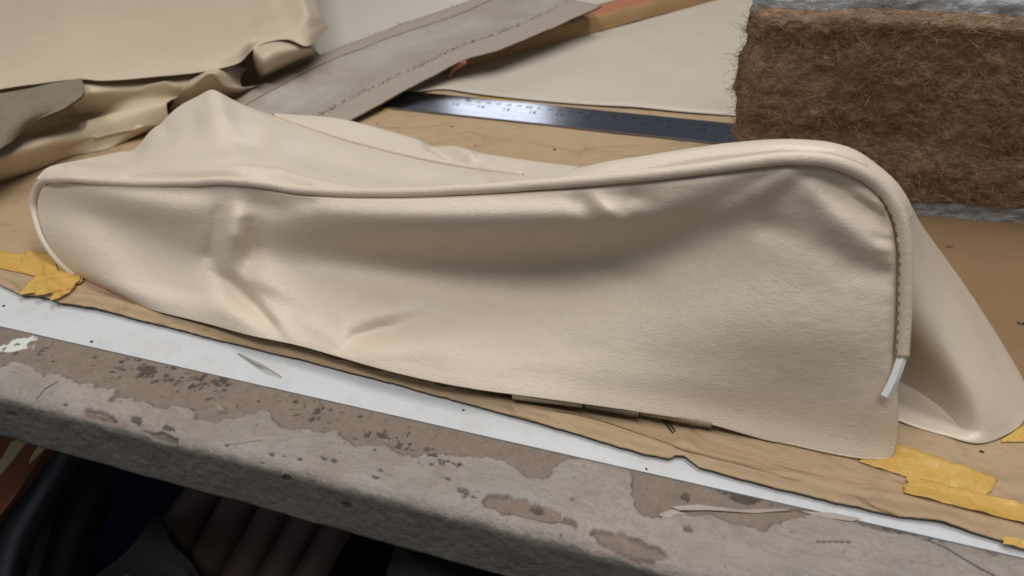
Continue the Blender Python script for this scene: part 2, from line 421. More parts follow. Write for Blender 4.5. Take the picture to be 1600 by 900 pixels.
# bench frame below, with an unseen board added to block stray ambient light
v, f = box_geo((-.2, .62, -.36), (2.4, .03, .65)); obj('light_block_board', v, f, M_SHELF, bench, False)
leg0 = V(590, 885, -.005)
v, f = box_geo((-.152, .03, -.40), (.020, .05, .70), None); obj('leg', v, f, M_GREEN, bench, False)
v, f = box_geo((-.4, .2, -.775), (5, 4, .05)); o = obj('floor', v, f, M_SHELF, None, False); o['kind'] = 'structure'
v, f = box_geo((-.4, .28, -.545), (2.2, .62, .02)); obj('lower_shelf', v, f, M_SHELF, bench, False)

# ================================================================== KRAFT PAPER
PE = [(-700, 250, .001), (-300, 352, .001), (-120, 405, .001), (0, 446, .002), (35, 463, .003), (70, 465, .004), (95, 476, .005), (150, 483, .006), (230, 504, .004), (330, 530, .003), (480, 566, .003), (640, 608, .003), (800, 651, .003), (930, 689, .003), (1010, 712, .0035), (1048, 719, .003), (1052, 714, .004), (1068, 715, .004), (1092, 733, .003), (1200, 762, .003), (1310, 789, .003), (1400, 807, .003), (1440, 812, .004), (1475, 816, .005), (1520, 834, .003), (1600, 857, .002), (1750, 900, .001), (2100, 980, .001)]
pe = np.array([G(a_, b_, c_*.35) for a_, b_, c_ in PE])
pex, pey = pe[:, 0], pe[:, 1]
order = np.argsort(pex); pex, pey, pez = pex[order], pey[order], pe[order, 2]
def paper_z(x, y):
    d = y - np.interp(x, pex, pey)
    px, _ = PJ(np.stack([x, y, 0*x], -1))
    amp = np.interp(px, [0, 90, 140, 300, 600, 900, 1050, 1300, 1480, 1600], [.0005, .003, .0035, .0036, .0036, .0030, .0026, .0035, .0038, .002])
    z0 = np.interp(x, pex, pez)
    z = z0*np.exp(-(np.maximum(d, 0)/.010)**2) + amp*np.exp(-((d-.0065)/.0055)**2)*sstep(-.001, .006, d)
    z = z + .0016*fbm(x*16, y*22, 4, 61)*sstep(.0, .02, d) + (.0010+.0022*sstep(950, 1450, px))*np.abs(fbm(x*40+y*8, y*50, 3, 62))*sstep(.0, .006, d)
    z = z - .0007*np.exp(-((d-.021+.004*np.sin(x*31))/.0012)**2)
    return z + .0009
ps = np.r_[np.linspace(0, .06, 70), np.linspace(.06, .5, 130)[1:], np.linspace(.5, 1.37, 40)[1:]]
pxs = np.r_[np.linspace(-1.65, -.55, 80, endpoint=False), np.linspace(-.55, .25, 620), np.linspace(.25, .85, 40)[1:]]
PX, PS = np.meshgrid(pxs, ps); ye = np.interp(PX, pex, pey) + .0010*fbm(PX*60, PX*0, 3, 63) + .0008*fbm(PX*300, PX*0, 3, 64)
PY = ye + PS*(1.37-ye)/1.37
PZ = paper_z(PX, PY)
o = sheet('kraft_paper', np.stack([PX, PY, PZ], -1), M_PAPER, thick=.0005, offset=1.0)
tag(o, 'brown kraft paper sheet covering the bench top with a creased folded front edge', 'paper')
def pzv(px, py, h):                                  # points lying h above the paper
    px = np.asarray(px, float); d = _fw + _rt*((px-800)/FPX)[:, None] + _up*((450-np.asarray(py, float))/FPX)[:, None]
    z = np.full(len(px), .002)
    for _ in range(5):
        P = CAM + d*((z-CAM[2])/d[:, 2])[:, None]; z = paper_z(P[:, 0], P[:, 1]) + h
    return CAM + d*((z-CAM[2])/d[:, 2])[:, None]
def pz(px, py, h): return pzv([px], [py], h)[0]

# ================================================================== YELLOW TAPE
def tape(quad, label, h=.0011, jag=.0016, wr=.0009, seed=0, nu=40, nv=12):
    """quad: near-left, near-right, far-right, far-left corners"""
    q = [np.array(p, float) for p in quad]
    u = np.linspace(0, 1, nu); vv = np.linspace(0, 1, nv); U, W = np.meshgrid(u, vv)
    e0 = (vnoise(vv*5, vv*0, seed)-.5)[:, None]; e1 = (vnoise(vv*6+9, vv*0, seed+1)-.5)[:, None]
    L = np.linalg.norm(q[1]-q[0])
    U2 = U + (1-U)*e0*10/L + U*e1*12/L
    W2 = W + .05*fbm(U*3, W*0+seed, 2, seed)
    X = (q[0][0]*(1-U2)+q[1][0]*U2)*(1-W2) + (q[3][0]*(1-U2)+q[2][0]*U2)*W2
    Y = (q[0][1]*(1-U2)+q[1][1]*U2)*(1-W2) + (q[3][1]*(1-U2)+q[2][1]*U2)*W2
    Pp = pzv(X.ravel(), Y.ravel(), h)
    n = np.abs(fbm(X.ravel()/26+seed, Y.ravel()/16, 3, 70+seed))
    Pp[:, 2] += wr*2.2*n
    o = sheet('yellow_tape', Pp.reshape(nv, nu, 3), M_TAPE, thick=.00018, offset=1.0)
    return tag(o, label, 'tape', 'yellow tape holding down the brown paper')
tape([(-40, 412), (78, 436), (92, 404), (-40, 388)], 'yellow tape strip running off the left edge of the photo', .0008, seed=1)
tape([(28, 424), (100, 448), (118, 404), (40, 392)], 'crumpled yellow tape piece beside the rounded left end of the cover', .0012, wr=.0024, seed=2)
tape([(62, 398), (74, 440), (94, 438), (84, 396)], 'narrow pinched fold of yellow tape standing up among the left tape pieces', .0022, wr=.002, seed=7)
tape([(30, 462), (120, 448), (136, 425), (58, 430)], 'upper of two yellow tape tongues at the torn paper corner', .0020, wr=.0018, seed=3)
tape([(54, 464), (116, 450), (128, 430), (80, 436)], 'middle yellow tape tongue over the torn paper corner', .0030, wr=.0016, seed=8)
tape([(78, 473), (112, 456), (114, 444), (84, 452)], 'lowest small yellow tape tongue nearest the white laminate', .0026, wr=.0016, seed=4)
tape([(1340, 722), (1540, 786), (1560, 748), (1392, 690)], 'wide yellow tape strip under the right front corner of the cover', .0009, wr=.0016, seed=5)
tape([(1412, 770), (1640, 828), (1640, 798), (1420, 745)], 'crinkled yellow tape strip crossing the paper at lower right', .0016, wr=.0018, seed=6)
tape([(1562, 848), (1640, 868), (1640, 852), (1570, 838)], 'small yellow tape end at the paper edge in the lower right corner', .0012, seed=9)
tape([(1560, 692), (1660, 690), (1660, 655), (1590, 668)], 'yellow tape patch beside the foot of the curled side flap', .0009, seed=10)
tape([(590, 178), (604, 174), (640, 160), (600, 160)], 'yellow tape scrap peeping out by the grey strip and ruler', .0008, seed=11, nu=10, nv=6)
tape([(738, 166), (815, 174), (800, 155), (748, 150)], 'yellow tape patch under the steel ruler and pale hide edge', .0004, wr=.0002, seed=12, nu=14, nv=6)
tape([(150, 224), (235, 208), (250, 190), (170, 203)], 'yellow tape strip half hidden beneath the folded tan hide', .0008, seed=13, nu=14, nv=6)

# ================================================================== BROWN BOARD under the pad
bx0, bx1, by0, by1 = .03, .80, .098, .62
BX, BY = np.meshgrid(np.linspace(bx0, bx1, 60), np.linspace(by0, by1, 40))
def m_board():
    t = NT('brown_hardboard'); c = t.mix(t.noise(14, 5, .7, 1.0, t.mapped((.35, 1, 1))), lin((148, 118, 88)), lin((120, 94, 68)))
    c = t.mix(t.ramp(t.noise(600, 3), [(.6, g(0)), (.8, g(.4))]), c, lin((100, 74, 52)))
    return t.out(c, .55, t.bump(t.noise(400, 4), .2, .0006), .35)
Bz = paper_z(BX, BY).max() + .0006 + 0*BX
o = sheet('hardboard_sheet', np.stack([BX, BY, Bz], -1), m_board(), thick=.0012, offset=-1.0)
tag(o, 'darker brown hardboard sheet under the seat pad on the right', 'board')
# ================================================================== STEEL RULER
RA = math.radians(-.31)
RD = np.array([math.cos(RA), math.sin(RA), 0]); RN = np.array([-math.sin(RA), math.cos(RA), 0])
R14 = np.array([-.2393, .3784, 0])                      # where 14 inches falls
rz = .0022
ruler = empty('steel_ruler', tuple(R14+np.array([0, 0, rz])), 'long steel ruler lying on brown paper behind the cream cover', 'ruler')
yn, yf = .3568-.3784, .3986-.3784
def RP(inch, off, z=0): return R14 + RD*((inch-14)*.0254) + RN*off + np.array([0, 0, rz+z])
prof_r = [(yn, 0), (yn, .0012), (yn+.0004, .0015), (yf-.0004, .0015), (yf, .0012), (yf, 0)]
vs = [RP(i, a, z) for i in (9.9, 27) for a, z in prof_r]; n6 = 6
fs = [(k, k+1, n6+k+1, n6+k) for k in range(5)] + [(5, 0, 6, 11), tuple(range(5, -1, -1)), tuple(range(6, 12))]
obj('blade', vs, fs, M_STEEL, ruler, False)
marks = []
dg = bpy.context.evaluated_depsgraph_get()
def text(body, size, pos, rotz):
    c = bpy.data.curves.new('t', 'FONT'); c.body = body; c.size = size; c.align_x = 'CENTER'; c.align_y = 'CENTER'; c.resolution_u = 2
    o = bpy.data.objects.new('t', c); me = bpy.data.meshes.new_from_object(o)
    R = np.array(Matrix.Rotation(rotz, 3, 'Z'))
    vv = np.array([x.co[:] for x in me.vertices])@R.T + pos; ff = [tuple(p.vertices) for p in me.polygons]
    bpy.data.objects.remove(o); bpy.data.curves.remove(c); bpy.data.meshes.remove(me)
    return vv, ff
for i in range(12, 24):
    marks.append(text(str(i), .0080, RP(i, .0000, .00158), RA))
for c_ in range(31, 60):
    marks.append(text(str(c_), .0072 if c_ % 10 == 0 else .0052, RP(c_/2.54, .0105, .00158), RA))
for mm in range(300, 620):
    ln = .0058 if mm % 10 == 0 else (.0044 if mm % 5 == 0 else .003)
    a = RP(mm/25.4, yf-.0006, .00158); b = RP(mm/25.4, yf-.0006-ln, .00158); h = RD*.00008
    marks.append((np.array([a-h, a+h, b+h, b-h]), [(0, 3, 2, 1)]))
for k in range(11*8, 24*8):
    ln = .007 if k % 8 == 0 else (.005 if k % 4 == 0 else .003)
    a = RP(k/8, yn+.0006, .00158); b = RP(k/8, yn+.0006+ln, .00158); h = RD*.00008
    marks.append((np.array([a-h, a+h, b+h, b-h]), [(0, 1, 2, 3)]))
v, f = merge(marks); obj('engraved_markings', v, f, M_INK, ruler, False)

# ================================================================== PALE FLAT HIDE under the strips
fe = spline([G(560, 150, .002), G(640, 147, .002), G(690, 141, .002), G(735, 147, .002), G(765, 151, .002), G(850, 160, .002), G(930, 166, .002), G(990, 169, .002), G(1060, 176, .002), G(1150, 183, .002), G(1300, 197, .002), G(1420, 208, .002)], 140)
bk = spline([(-.62, .62, .004), (-.45, 1.0, .004), (0, 1.15, .004), (.45, 1.1, .004)], 140)
rows = []
for k in range(60):
    t = k/59; rows.append(fe*(1-t)+bk*t)
Gd = np.stack(rows)
Gd[..., 2] = .0034 + .0025*(fbm(Gd[..., 0]*6, Gd[..., 1]*6, 3, 80)+.2)*sstep(0, .2, np.linspace(0, 1, 60))[:, None]
o = sheet('pale_hide', Gd, [M_HIDE_P, M_EDGE], thick=.0022, offset=-1.0, rim=1)
tag(o, 'pale cream hide lying flat behind the steel ruler with dark cut edge', 'leather hide')

# ================================================================== TERRACOTTA BAR
a = G(716, 108, .004); b = G(1135, -4, .004); dr = b-a; dr /= np.linalg.norm(dr); nr = np.array([-dr[1], dr[0], 0])
bar = empty('padded_strip', tuple(a), 'tan sided padded strip with terracotta top crossing the pale hide', 'upholstery strip')
ln = np.linspace(.0, .75, 120)
secs = [(0, .0045), (.0008, .010), (.0018, .019), (.004, .0215), (.008, .0225), (.02, .0228), (.036, .022), (.042, .018), (.043, .0045)]
def bargrid(ids):
    return np.stack([a+dr*ln[:, None]+nr*(s+.0018*fbm(ln*40, ln*0+k, 3, 90)[:, None]) + np.stack([0*ln, 0*ln, z-.004+.0022*fbm(ln*28, ln*0+k*.6, 3, 91)], -1) for k, (s, z) in enumerate(secs) if k in ids])
Gd = bargrid((0, 1, 2, 3)); obj('tan_side', Gd, gfaces(*Gd.shape[:2]), M_TANSIDE, bar)
Gd = bargrid((3, 4, 5, 6, 7, 8)); obj('terracotta_top', Gd, gfaces(*Gd.shape[:2]), M_TERRA, bar)

# ================================================================== GREY LINING STRIP
st = empty('lining_strip', tuple(G(600, 150, .006)), 'old grey lining strip with ragged stitched border lying diagonally', 'lining strip')
r_up = [G(*p) for p in ((330, 178, .012), (385, 148, .013), (480, 97, .016), (560, 65, .020), (620, 42, .025), (700, 15, .031), (790, -18, .034))]
r_u2 = [G(*p) for p in ((350, 185, .014), (402, 155, .015), (495, 105, .018), (575, 73, .022), (635, 51, .027), (715, 24, .033), (800, -14, .036))]
r_m = [G(*p) for p in ((400, 195, .010), (460, 163, .010), (560, 110, .014), (640, 78, .019), (700, 58, .025), (780, 28, .031), (850, -6, .034))]
r_s = [G(*p) for p in ((452, 207, .010), (505, 180, .011), (580, 140, .015), (655, 106, .020), (725, 73, .026), (805, 44, .032), (893, 2, .036))]
r_lo = [G(*p) for p in ((500, 214, .006), (550, 189, .007), (635, 142, .011), (690, 113, .017), (735, 92, .024), (815, 66, .030), (940, 11, .036))]
def sub(r0, r1, t): return [x*(1-t)+y*t for x, y in zip(r0, r1)]
Gd = loft([r_up, r_u2, sub(r_u2, r_m, .5), r_m, sub(r_m, r_s, .5), r_s], 150, 40, True)
Gd[..., 2] += .0010*fbm(Gd[..., 0]*60, Gd[..., 1]*60, 3, 95)
ed = (fbm(np.arange(150)/4., np.zeros(150), 3, 96)*.006)
Gd[0, :, 1] += ed
Gu = Gd[:9].copy(); Gu[0, :, 1] += .002*fbm(np.arange(150)/2., np.zeros(150), 3, 99); sheet('upper_border', Gu, [M_LINER_E, M_EDGE], st, thick=.0014, offset=-1.0, rim=1)
sheet('lining_face', Gd[8:]-np.array([0, 0, .0003]), [M_LINER, M_LINER_E], st, thick=.0012, offset=-1.0, rim=1)
low = loft([r_s, sub(r_s, r_lo, .5), r_lo], 150, 14, True)
low[..., 2] += .0009*fbm(low[..., 0]*90, low[..., 1]*90, 3, 97) - .0004
wob = fbm(np.arange(150)/5., np.zeros(150), 4, 98)*.007; wob[95:125] += .006*np.sin(np.linspace(0, np.pi, 30))
low[-4:, :, 1] -= wob[None]*np.array([.25, .5, .8, 1.0])[:, None]
sheet('stitched_border', low, [M_LINER_E, M_EDGE], st, thick=.0020, offset=-1.0, rim=1)
ss = spline(r_s, 150, True); parts = []
for k in range(2, 148):
    if random.random() < .85:
        p = ss[k] + np.array([random.uniform(-.0015, .0015), random.uniform(-.0025, .0025), .0016])
        d = np.array([random.uniform(-1, 1), random.uniform(-1, 1), random.uniform(0, .6)])*random.uniform(.0012, .0035)
        parts.append(tube_geo(np.array([p, p+d*.5+np.array([0, 0, .0008]), p+d*1.2]), .0003, 4))
uu = spline(r_up, 150, True)
for k in range(30, 140):
    if random.random() < .45:
        p = uu[k] + np.array([random.uniform(-.002, .002), random.uniform(-.004, .001), .0016]); d = np.array([random.uniform(-1, 1), random.uniform(-.3, 1), random.uniform(0, .8)])*random.uniform(.001, .004)
        parts.append(tube_geo(np.array([p, p+d*.5, p+d]), .0002, 4))
v, f = merge(parts); o = obj('thread_ends', v, f, plain('old_thread', (112, 92, 76), (78, 62, 52), .9), st); o['kind'] = 'stuff'
pt = [G(726, 96, .024), G(716, 104, .018), G(706, 112, .011), G(702, 121, .007)]
tt = spline(pt, 12); tw = np.array([.002, .004, .0045, .004, .0038, .003, .003, .0028, .0024, .002, .0012, .0005])
Gd = np.stack([tt-np.stack([tw, 0*tw, 0*tw], -1), tt+np.array([0, 0, .0015]), tt+np.stack([tw, 0*tw, 0*tw], -1)])
sheet('torn_tongue', Gd, M_TERRA, st, thick=.001)

# ================================================================== LEFT PILE OF HIDES
def R3(rows): return [[G(*p) for p in r] for r in rows]
# folded tan hide beneath
rows = R3([
 [(-120, 322, .001), (0, 286, .001), (55, 268, .001), (110, 247, .001), (165, 233, .002), (215, 212, .004), (262, 190, .004)],
 [(-120, 300, .016), (0, 272, .014), (50, 256, .012), (105, 238, .008), (163, 224, .006), (215, 203, .012), (262, 184, .014)],
 [(-120, 262, .032), (0, 244, .031), (45, 228, .029), (95, 213, .024), (150, 200, .019), (212, 186, .021), (262, 170, .022)],
 [(-120, 226, .034), (10, 216, .030), (60, 204, .024), (105, 192, .017), (152, 184, .015), (212, 172, .023), (265, 158, .025)],
 [(-100, 196, .038), (20, 192, .036), (70, 182, .031), (115, 172, .027), (165, 164, .026), (220, 158, .027), (280, 150, .027)],
 [(-100, 160, .045), (30, 160, .046), (80, 152, .046), (125, 145, .045), (175, 138, .042), (235, 132, .040), (300, 126, .040)],
 [(-100, 120, .048), (30, 122, .049), (80, 116, .050), (130, 110, .050), (180, 104, .048), (240, 98, .046), (320, 96, .044)]])
Gd = loft(rows, 140, 90, True)
qx, qy = PJ(Gd.reshape(-1, 3)); qx = qx.reshape(Gd.shape[:2]); qy = qy.reshape(qx.shape)
Gd[..., 2] += ridges(qx, qy, [[(100, 240, .003, 8), (165, 216, .004, 7), (230, 190, .002, 6)], [(140, 198, .005, 7), (200, 182, .006, 7), (258, 168, .004, 7)], [(150, 208, -.004, 7), (210, 194, -.006, 6), (262, 182, -.004, 6)], [(170, 160, .004, 10), (260, 138, .005, 10)], [(120, 170, -.004, 10), (220, 146, -.003, 8)]])
Gd[..., 2] = np.maximum(Gd[..., 2], .0022)
o = sheet('folded_hide', Gd, [M_TAN, M_EDGE], thick=.0016, offset=-1.0, rim=1)
tag(o, 'tan cream hide bunched in soft folds on the brown paper at left', 'leather hide')
# turned suede piece
rows = R3([
 [(-120, 168, .058), (0, 146, .054), (60, 136, .054), (128, 124, .054)],
 [(-120, 195, .058), (0, 170, .056), (62, 154, .056), (131, 136, .054)],
 [(-120, 230, .052), (-5, 205, .050), (58, 176, .050), (128, 150, .052)],
 [(-120, 268, .044), (-10, 240, .042), (45, 196, .043), (100, 170, .049)]])
Gd = loft(rows, 60, 40, True); Gd[..., 2] += .003*fbm(Gd[..., 0]*30, Gd[..., 1]*30, 3, 105)
o = sheet('suede_offcut', Gd, [M_SUEDE, M_EDGE], thick=.0016, rim=1)
tag(o, 'grey suede reverse of a hide turned over below the upper left hide', 'leather offcut')
# standing cream folds under the upper hide
rows = R3([
 [(262, 176, .003), (300, 168, .004), (345, 160, .004), (390, 148, .004), (440, 122, .004)],
 [(275, 150, .026), (300, 140, .034), (330, 120, .048), (352, 134, .036), (385, 138, .018)],
 [(290, 130, .038), (310, 122, .044), (332, 113, .051), (350, 116, .042), (375, 122, .022)],
 [(300, 112, .036), (315, 106, .040), (335, 100, .040), (355, 100, .034), (385, 108, .016)]])
Gd = loft(rows, 60, 40, True)
o = sheet('peaked_hide', Gd, [M_HIDE, M_EDGE], thick=.0014, rim=1)
tag(o, 'cream hide fold rising to a small peak under the upper hide', 'leather hide')
rows = R3([
 [(398, 112, .016), (408, 122, .015), (430, 114, .015), (462, 99, .016), (494, 86, .018)],
 [(397, 96, .036), (412, 106, .037), (438, 98, .036), (468, 88, .034), (491, 80, .030)],
 [(397, 80, .048), (411, 84, .050), (438, 77, .050), (466, 75, .046), (487, 76, .038)],
 [(402, 66, .047), (420, 61, .051), (440, 57, .051), (460, 60, .044), (480, 66, .036)]])
Gd = loft(rows, 60, 40, True)
o = sheet('rolled_hide', Gd, [M_HIDE, M_EDGE], thick=.0014, rim=1)
tag(o, 'short cream leather roll tucked between upper hide and grey lining strip', 'leather hide')
# upper hide
rows = R3([
 [(-200, 176, .060), (0, 139, .053), (60, 131, .052), (125, 124, .053), (165, 126, .050), (240, 120, .048), (320, 111, .048), (372, 99, .046), (394, 79, .048), (418, 66, .053), (450, 62, .054), (478, 72, .049), (494, 64, .044), (513, 44, .040)],
 [(-220, 130, .064), (-10, 104, .062), (55, 100, .061), (118, 96, .060), (165, 96, .059), (240, 90, .058), (318, 82, .057), (368, 72, .056), (392, 58, .057), (414, 48, .060), (446, 45, .061), (476, 48, .057), (494, 44, .052), (508, 34, .047)],
 [(-260, 60, .066), (-20, 55, .064), (50, 54, .066), (110, 52, .068), (160, 50, .066), (236, 46, .062), (312, 42, .060), (362, 34, .060), (390, 26, .061), (412, 20, .064), (442, 18, .067), (470, 18, .066), (490, 18, .060), (500, 20, .054)],
 [(-300, -30, .066), (-40, -20, .066), (40, -20, .070), (105, -20, .072), (155, -22, .068), (230, -24, .064), (305, -26, .062), (355, -28, .062), (384, -30, .063), (405, -32, .066), (436, -32, .070), (462, -32, .068), (480, -30, .060), (490, -26, .052)],
 [(-400, -160, .066), (-100, -140, .066), (0, -140, .066), (80, -140, .066), (135, -140, .066), (210, -140, .064), (285, -140, .062), (340, -140, .062), (370, -140, .062), (395, -140, .062), (425, -140, .062), (450, -140, .06), (468, -140, .056), (480, -140, .05)]])
Gd = loft(rows, 260, 100, True)
qx, qy = PJ(Gd.reshape(-1, 3)); qx = qx.reshape(Gd.shape[:2]); qy = qy.reshape(qx.shape)
Gd[..., 2] += ridges(qx, qy, [[(60, 70, .003, 40), (200, 20, .003, 40)], [(455, 25, -.004, 14), (440, 5, -.004, 14)], [(485, 30, .003, 10), (470, 0, .003, 10)]])
Gd[..., 2] += .0012*fbm(Gd[..., 0]*25, Gd[..., 1]*25, 3, 108)
o = sheet('upper_hide', Gd, [M_HIDE, M_EDGE], thick=.0018, offset=-1.0, rim=1)
tag(o, 'large smooth cream hide with wavy edge on top of the left pile', 'leather hide')

# ================================================================== JUTE SEAT PAD
pad = empty('seat_pad', (.13, .30, .002), 'thick brown jute felt seat pad with grey wadding standing behind the cover', 'seat pad')
A0 = np.array([-.0075, .265, 0]); AD = np.array([.197, .012, 0]); AD /= np.linalg.norm(AD); AN = np.array([-AD[1], AD[0], 0])
PL, PT, Z0, Z1 = .42, .10, .0165, .138
def padpt(s, d, z): return A0 + AD*s + AN*d + np.array([0, 0, z])
def padgrid(Sg, Dg, Zg): return A0 + Sg[..., None]*AD + Dg[..., None]*AN + np.stack([0*Zg, 0*Zg, Zg], -1)
def padskin(zlo, zhi, bulge, seed, inset=0.0, ns=300, nz=120):
    # rounded box skin: section from front bottom up over the top to the back
    path = []
    r = min(.006, (zhi-zlo)*.4)
    path += [(inset, zlo+(zhi-zlo-r)*k/nz) for k in range(nz+1)]
    path += [(inset+r-r*math.cos(a), zhi-r+r*math.sin(a)) for a in np.linspace(.2, math.pi/2, 6)]
    path += [(inset+r+(PT-2*r)*k/30, zhi) for k in range(1, 31)] + [(PT, zhi-.006), (PT, zlo)]
    path = np.array(path)
    Sg, Kg = np.meshgrid(np.linspace(0, PL, ns), np.arange(len(path))); Dg = path[Kg, 0]; Zg = path[Kg, 1]
    amp = bulge
    n1 = fbm(Sg*22, Zg*40+Dg*40, 4, seed); n2 = fbm(Sg*150, Zg*190+Dg*150, 4, seed+5)
    Dg2 = Dg - (n1*.010 + n2*.0045)*amp*(Dg < .02) ; Zg2 = Zg + (n1*.004+n2*.003)*amp*(Dg >= .004)
    return Sg, Dg2, Zg2
Sg, Dg, Zg = padskin(Z0, Z1, 1.0, 120)
# soft horizontal sag lines in the felt and a frayed left end
zz = np.clip((Zg-Z0)/(Z1-Z0), 0, 1)
Dg = Dg + np.where(Dg < .03, .0022*np.exp(-((zz-.80-.06*np.sin(Sg*14))/.07)**2) + .003*np.exp(-((zz-.30-.05*np.sin(Sg*11+1))/.06)**2) - .001*np.exp(-((zz-.95)/.05)**2), 0)
lft = -.012*fbm(zz*9, zz*0, 4, 130) - .006*(1-sstep(0, .22, zz)) - .004*sstep(.3, 1, zz)
Sg = Sg + (lft + .6*np.clip(Dg, 0, 1))*np.exp(-Sg/.05)
round_ = .012*(1-np.sqrt(np.clip(1-(1-np.clip(Sg/.012, 0, 1))**2, 0, 1))); Dg = Dg + np.where(Dg < .03, round_, 0)
Zg = Zg + .010*fbm(Sg*13, Sg*0, 3, 133)*zz + .006*fbm(Sg*40, Sg*0, 3, 134)*(1-zz)**3
Gd = padgrid(Sg, Dg, Zg); nvp, nup = Gd.shape[:2]
left_poly = [i*nup for i in range(nvp)]
obj('felt_block', Gd, gfaces(nvp, nup)+[tuple(left_poly)], M_JUTE, pad)
for nm, zl, zh, sd, ins in (('wadding_top', Z1-.001, Z1+.0085, 140, .006), ('wadding_base', .0026, Z0+.0005, 150, .003)):
    Sg2, Dg2, Zg2 = padskin(zl, zh, .75, sd, ins, 240, 12)
    if nm == 'wadding_top': Zg2 = Zg2 + .010*fbm(Sg2*13, Sg2*0, 3, 133)
    if nm == 'wadding_base': Sg2 = Sg2 + .014*np.exp(-Sg2/.05)
    Gw = padgrid(Sg2, Dg2, np.maximum(Zg2, .0024)); obj(nm, Gw, gfaces(*Gw.shape[:2])+[tuple(i*Gw.shape[1] for i in range(Gw.shape[0]))], M_WAD, pad)
# loose fibres
FV, FF, FT = [], [], []
def fibre(p, d, L, r, tint):
    k = 5; pts = [p]; dd = d/np.linalg.norm(d)
    for _ in range(k-1):
        dd = dd + RNG.normal(0, .38, 3); dd /= np.linalg.norm(dd); pts.append(pts[-1]+dd*L/(k-1))
    v, f = tube_geo(np.array(pts), r, 3); n0 = sum(len(x) for x in FV[-1:]) if False else fibre.n
    FV.append(v); FF.extend([tuple(i+fibre.n for i in q) for q in f]); fibre.n += len(v); FT.extend([tint]*len(v))
fibre.n = 0
front = Gd.reshape(-1, 3)
for _ in range(9500):
    i = RNG.integers(2, 118); j = RNG.integers(0, 190); p = Gd[i, j] - AN*.0006
    ang = RNG.normal(0, .8); d = AD*math.cos(ang)*RNG.choice([-1, 1]) + np.array([0, 0, 1])*math.sin(ang) - AN*RNG.uniform(-.10, .24)
    fibre(p, d, RNG.uniform(.004, .016), RNG.uniform(.00006, .00014), RNG.beta(2, 2.8))
for _ in range(700):                                                   # fringe at the left end and along the top edge
    i = RNG.integers(2, 124); p = Gd[min(i, nvp-1), RNG.integers(0, 4)]
    fibre(p, -AD*RNG.uniform(.3, 1)+np.array([0, 0, RNG.normal(0, .7)])-AN*RNG.uniform(0, .5), RNG.uniform(.0015, .0045), .00008, RNG.beta(2.6, 1.6))
for _ in range(900):
    j = RNG.integers(0, 200); p = Gd[RNG.integers(116, 126), j]
    fibre(p, np.array([0, 0, RNG.uniform(.1, 1)])-AN*RNG.uniform(.1, .8)+AD*RNG.normal(0, .9), RNG.uniform(.003, .011), .00009, RNG.beta(2.6, 1.6))
o = obj('loose_fibres', np.concatenate(FV), FF, M_FIBRE, pad); o['kind'] = 'stuff'
a_ = o.data.attributes.new('tint', 'FLOAT', 'POINT'); a_.data.foreach_set('value', np.array(FT, np.float32))

# ================================================================== THE SEAT COVER
cover = empty('seat_cover', (-.15, .10, .001), 'sewn cream leather seat cover with piped edge, crumpled empty on brown paper', 'seat cover')
# seam outline of the front panel, from under the left end, over the top, to the open end at right
OUT = [(330, 496, .050), (240, 476, .052), (170, 456, .052), (122, 430, .053), (86, 398, .060), (62, 358, .070), (55, 320, .081), (64, 294, .085), (92, 285, .081), (150, 288, .077), (230, 292, .073), (300, 291, .071), (365, 289, .070), (420, 295, .070), (470, 303, .069), (530, 307, .068), (610, 308, .067), (700, 305, .066), (800, 299, .066), (900, 292, .066), (1000, 283, .066), (1090, 273, .066), (1160, 264, .066), (1230, 257, .066), (1290, 260, .067), (1335, 276, .069), (1372, 305, .071), (1394, 340, .070), (1403, 385, .067), (1404, 450, .062), (1402, 510, .057), (1399, 556, .053)]
out3 = [V(*p) for p in OUT]
i_l0, i_l1, i_t1 = 2, 8, 26
NU, NV_ = 460, 190
left = spline(out3[i_l0:i_l1+1], NV_)
top = spline(out3[i_l1:i_t1+1], NU)
right = spline([G(1394, 716, .0008), V(1400, 690, .0435), V(1402, 640, .0465), V(1400, 590, .0505)] + out3[:i_t1-1:-1], NV_)
BOT = [(170, 456, None), (240, 484, .007), (330, 507, .010), (400, 526, .012), (470, 541, .013), (540, 561, .013), (600, 578, .013), (680, 597, .013), (740, 608, .013), (820, 619, .0125), (910, 631, .011), (1000, 644, .0095), (1110, 663, .0065), (1170, 680, .0035), (1220, 694, .0016), (1290, 711, .0009), (1350, 721, .0008), (1380, 721, .0008), (1394, 716, .0008)]
bot = spline([out3[i_l0]] + [G(x, y, z) for x, y, z in BOT[1:]], NU)
FP = coons(top, bot, left, right)
qx, qy = PJ(FP.reshape(-1, 3)); qx = qx.reshape(NV_, NU); qy = qy.reshape(NV_, NU)
U, VV = np.meshgrid(np.linspace(0, 1, NU), np.linspace(0, 1, NV_))
